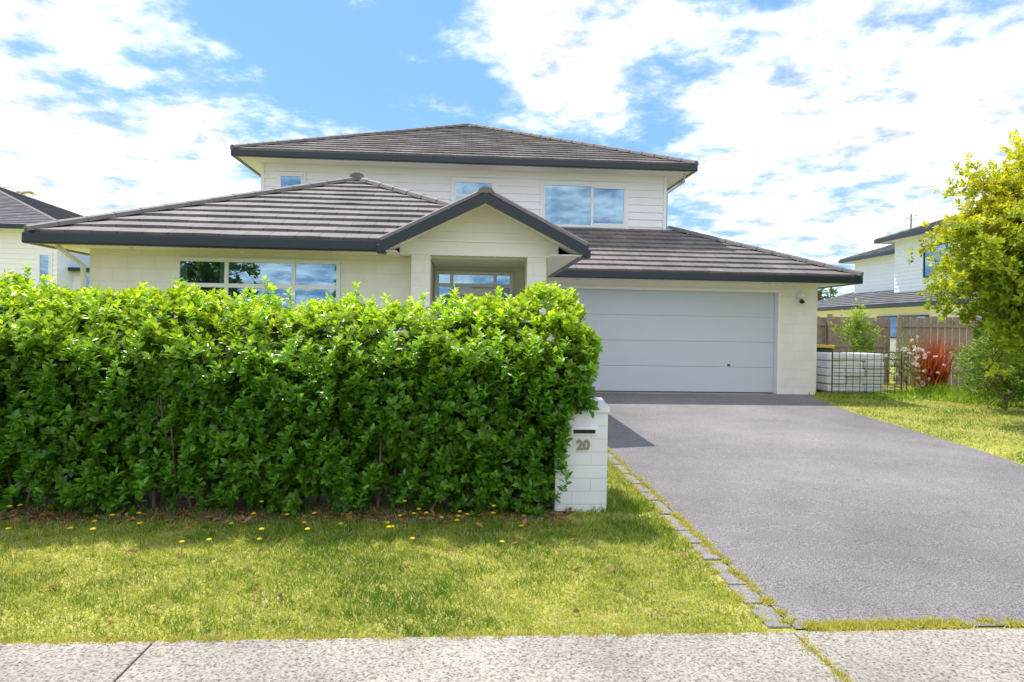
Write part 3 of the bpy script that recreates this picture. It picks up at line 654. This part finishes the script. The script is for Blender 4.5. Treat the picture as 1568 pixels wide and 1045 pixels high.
def strap(name,c,n,h,w,colr,spread=.45,sig=.07):
    e=empty(name); P=np.array(c)+np.c_[rng.normal(0,sig,(n,2)),np.zeros(n)]; D=np.c_[rng.normal(0,spread,(n,2)),np.ones(n)]
    scatter('blades',P,D,np.c_[rng.normal(size=(n,2)),np.zeros(n)],rng.uniform(.4,1.1,n)*h,np.full(n,w),np.array(colr)*rng.uniform(.5,1.3,(n,1)),M_leaf2,GT,GTR,parent=e)
strap('red_flax_plant',(10.15,14.2,.24),420,1.35,.03,(.44,.10,.045),.17,.12)
for c,h in (((9.9,13.6,.24),.35),((10.5,13.0,.24),.4),((9.3,13.5,.24),.2),((11.2,12.9,.24),.45),((10.1,13.9,.24),.4),((7.6,13.5,.24),.09),((8.2,13.45,.24),.1),((8.8,13.4,.24),.13),((9.8,12.9,.24),.22),((10.4,12.3,.24),.25)):
    strap('garden_plant',c,420,h,.022,(.30,.46,.06),.8,.2)
tree('distant_tree',(25,46,.2),4,(24,46,3.2),(2.5,2.0,2.6),40,2,.25,.4,.6,(.07,.13,.03),(.2,.28,.06),5,.15,.3,step=.5)
pm=empty('palm_tree'); PX,PY,PZ=-31.2,49.5,9.9
tube('trunk',[(PX,PY,0),(PX,PY,PZ)],[.2,.13],M_bark,pm)
n=26; an=rng.uniform(0,6.28,n)
P=[];D=[]
for a in an:
    el=random.uniform(-.1,1.2)
    for j in range(26):
        s=j/25; r=2.3*s; z=PZ+math.sin(el)*r*1.0-1.1*s*s*1.3; x=PX+math.cos(a)*r*math.cos(el); yv=PY+math.sin(a)*r*math.cos(el)
        for sg in (-1,1): P.append((x,yv,z)); D.append((math.cos(a)*.6-sg*math.sin(a),math.sin(a)*.6+sg*math.cos(a),-.35))
P=np.array(P);D=np.array(D);n=len(P)
scatter('fronds',P,D,np.tile([0,0,1.],(n,1)),np.full(n,.5),np.full(n,.07),np.array([.24,.25,.10])*rng.uniform(.6,1.3,(n,1)),M_leaf2,GT,GTR,parent=pm)
for x,y_,r in ((-14,-17,3.2),(-5,-19,2.6),(7,-18,3.0),(15,-20,3.8)):
    tree('street_tree',(x,y_,0),5,(x,y_,3.8),(r,r,r*.8),45,2,.3,.45,.6,(.07,.14,.02),(.2,.3,.04),5,.18,.3,step=.5)
oh=empty('opposite_house'); box('wall',-3,12,-34,-26,0,2.8,M_creamflat,oh); hiproof('roof',-3.6,12.6,-34.6,-25.4,2.95,.4,oh)

# ---------------------------------------------------------------- sun, sky
sd=Vector((.25,-.45,-1)).normalized()
sun=bpy.data.lights.new('sun','SUN'); sun.energy=5.0; sun.angle=R(.53); sun.color=(1,.965,.91)
so=bpy.data.objects.new('sun',sun); so.rotation_euler=sd.to_track_quat('-Z','Y').to_euler(); so.location=(0,0,30); col.objects.link(so)
elev=math.asin(-sd.z); az=math.atan2(-sd.x,-sd.y)
w=bpy.data.worlds.new('World'); sc.world=w; w.use_nodes=True; nt=w.node_tree; L=nt.links.new
bg=nt.nodes['Background']; bg.inputs['Strength'].default_value=.15
sky=N(nt,'ShaderNodeTexSky'); sky.sky_type='NISHITA'; sky.sun_disc=False; sky.sun_elevation=elev; sky.sun_rotation=az; sky.air_density=1.0; sky.dust_density=.6; sky.ozone_density=1.5
tc=N(nt,'ShaderNodeTexCoord'); sp=N(nt,'ShaderNodeSeparateXYZ'); L(tc.outputs['Generated'],sp.inputs[0])
def mth(op,a,b=None,c=None):
    n=N(nt,'ShaderNodeMath',operation=op)
    for i,v in enumerate((a,b,c)):
        if v is None: continue
        if isinstance(v,(int,float)): n.inputs[i].default_value=v
        else: L(v,n.inputs[i])
    return n.outputs[0]
zc=mth('ADD',mth('MAXIMUM',sp.outputs[2],0.0),.20)
cb=N(nt,'ShaderNodeCombineXYZ'); L(mth('DIVIDE',sp.outputs[0],zc),cb.inputs[0]); L(mth('DIVIDE',sp.outputs[1],zc),cb.inputs[1]); L(mth('MULTIPLY',sp.outputs[2],1.5),cb.inputs[2])
n1=N(nt,'ShaderNodeTexNoise'); n1.inputs['Scale'].default_value=1.9; n1.inputs['Detail'].default_value=14; n1.inputs['Roughness'].default_value=.6; n1.inputs['Distortion'].default_value=.25; L(cb.outputs[0],n1.inputs['Vector'])
n2=N(nt,'ShaderNodeTexNoise'); n2.inputs['Scale'].default_value=6.5; n2.inputs['Detail'].default_value=10; n2.inputs['Roughness'].default_value=.62; L(cb.outputs[0],n2.inputs['Vector'])
dens=mth('ADD',mth('MULTIPLY',n1.outputs['Fac'],.55),mth('MULTIPLY',n2.outputs['Fac'],.45))
def blob(c,lo,amp):
    global dens
    c=Vector(c).normalized(); d=N(nt,'ShaderNodeVectorMath',operation='DOT_PRODUCT'); L(tc.outputs['Generated'],d.inputs[0]); d.inputs[1].default_value=c
    mr=N(nt,'ShaderNodeMapRange',interpolation_type='SMOOTHSTEP'); mr.inputs[1].default_value=lo; mr.inputs[2].default_value=1; mr.inputs[3].default_value=0; mr.inputs[4].default_value=amp
    L(d.outputs['Value'],mr.inputs[0]); dens=mth('ADD',dens,mr.outputs[0])
blob((-.46,1.035,.23),.965,.10); blob((-.62,1.04,.47),.985,.09); blob((.14,.99,.45),.985,.12)
blob((.72,.95,.36),.95,.07); blob((.50,.97,.14),.96,.05); blob((-.70,1.04,.12),.96,.06); blob((.45,.95,.40),.975,.03)
blob((-.15,1.01,.36),.972,-.09); blob((-.33,1.03,.50),.985,-.07); blob((-.55,1.05,.37),.992,-.10)
blob((0,-1,.7),0.2,.12)  # extra cloud cover added behind the camera to brighten the shaded front walls
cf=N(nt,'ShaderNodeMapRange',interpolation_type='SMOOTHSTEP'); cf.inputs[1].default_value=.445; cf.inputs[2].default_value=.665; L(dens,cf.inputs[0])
hz_=N(nt,'ShaderNodeMapRange'); hz_.inputs[1].default_value=0; hz_.inputs[2].default_value=.45; hz_.inputs[3].default_value=.8; hz_.inputs[4].default_value=.5; L(sp.outputs[2],hz_.inputs[0])
mul=N(nt,'ShaderNodeMix',data_type='RGBA',blend_type='MULTIPLY'); mul.inputs[0].default_value=1; L(sky.outputs[0],mul.inputs[6]); mul.inputs[7].default_value=(.95,1.25,1.65,1)
m1=N(nt,'ShaderNodeMix',data_type='RGBA'); L(hz_.outputs[0],m1.inputs[0]); L(mul.outputs[2],m1.inputs[6]); m1.inputs[7].default_value=(1.7,3.6,6.6,1)
cs=N(nt,'ShaderNodeMapRange'); cs.inputs[1].default_value=.3; cs.inputs[2].default_value=.65; cs.inputs[3].default_value=5.2; cs.inputs[4].default_value=12.5; L(n2.outputs['Fac'],cs.inputs[0])
cc=N(nt,'ShaderNodeCombineColor'); L(cs.outputs[0],cc.inputs[0]); L(mth('MULTIPLY',cs.outputs[0],1.015),cc.inputs[1]); L(mth('MULTIPLY',cs.outputs[0],1.05),cc.inputs[2])
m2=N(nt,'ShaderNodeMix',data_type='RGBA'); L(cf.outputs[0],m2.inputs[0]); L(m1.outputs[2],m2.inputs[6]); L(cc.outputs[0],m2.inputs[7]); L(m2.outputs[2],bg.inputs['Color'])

# ---------------------------------------------------------------- camera
cam=bpy.data.cameras.new('camera'); cam.lens=24; cam.sensor_width=36; cam.shift_y=-.0112; cam.clip_end=3000; cam.clip_start=.05
co=bpy.data.objects.new('camera',cam); col.objects.link(co)
co.matrix_world=Matrix.Translation((0,0,1.5))@Matrix.Rotation(R(-4.0),4,'Z')@Matrix.Rotation(R(90),4,'X')@Matrix.Rotation(R(.97),4,'Z')
sc.camera=co
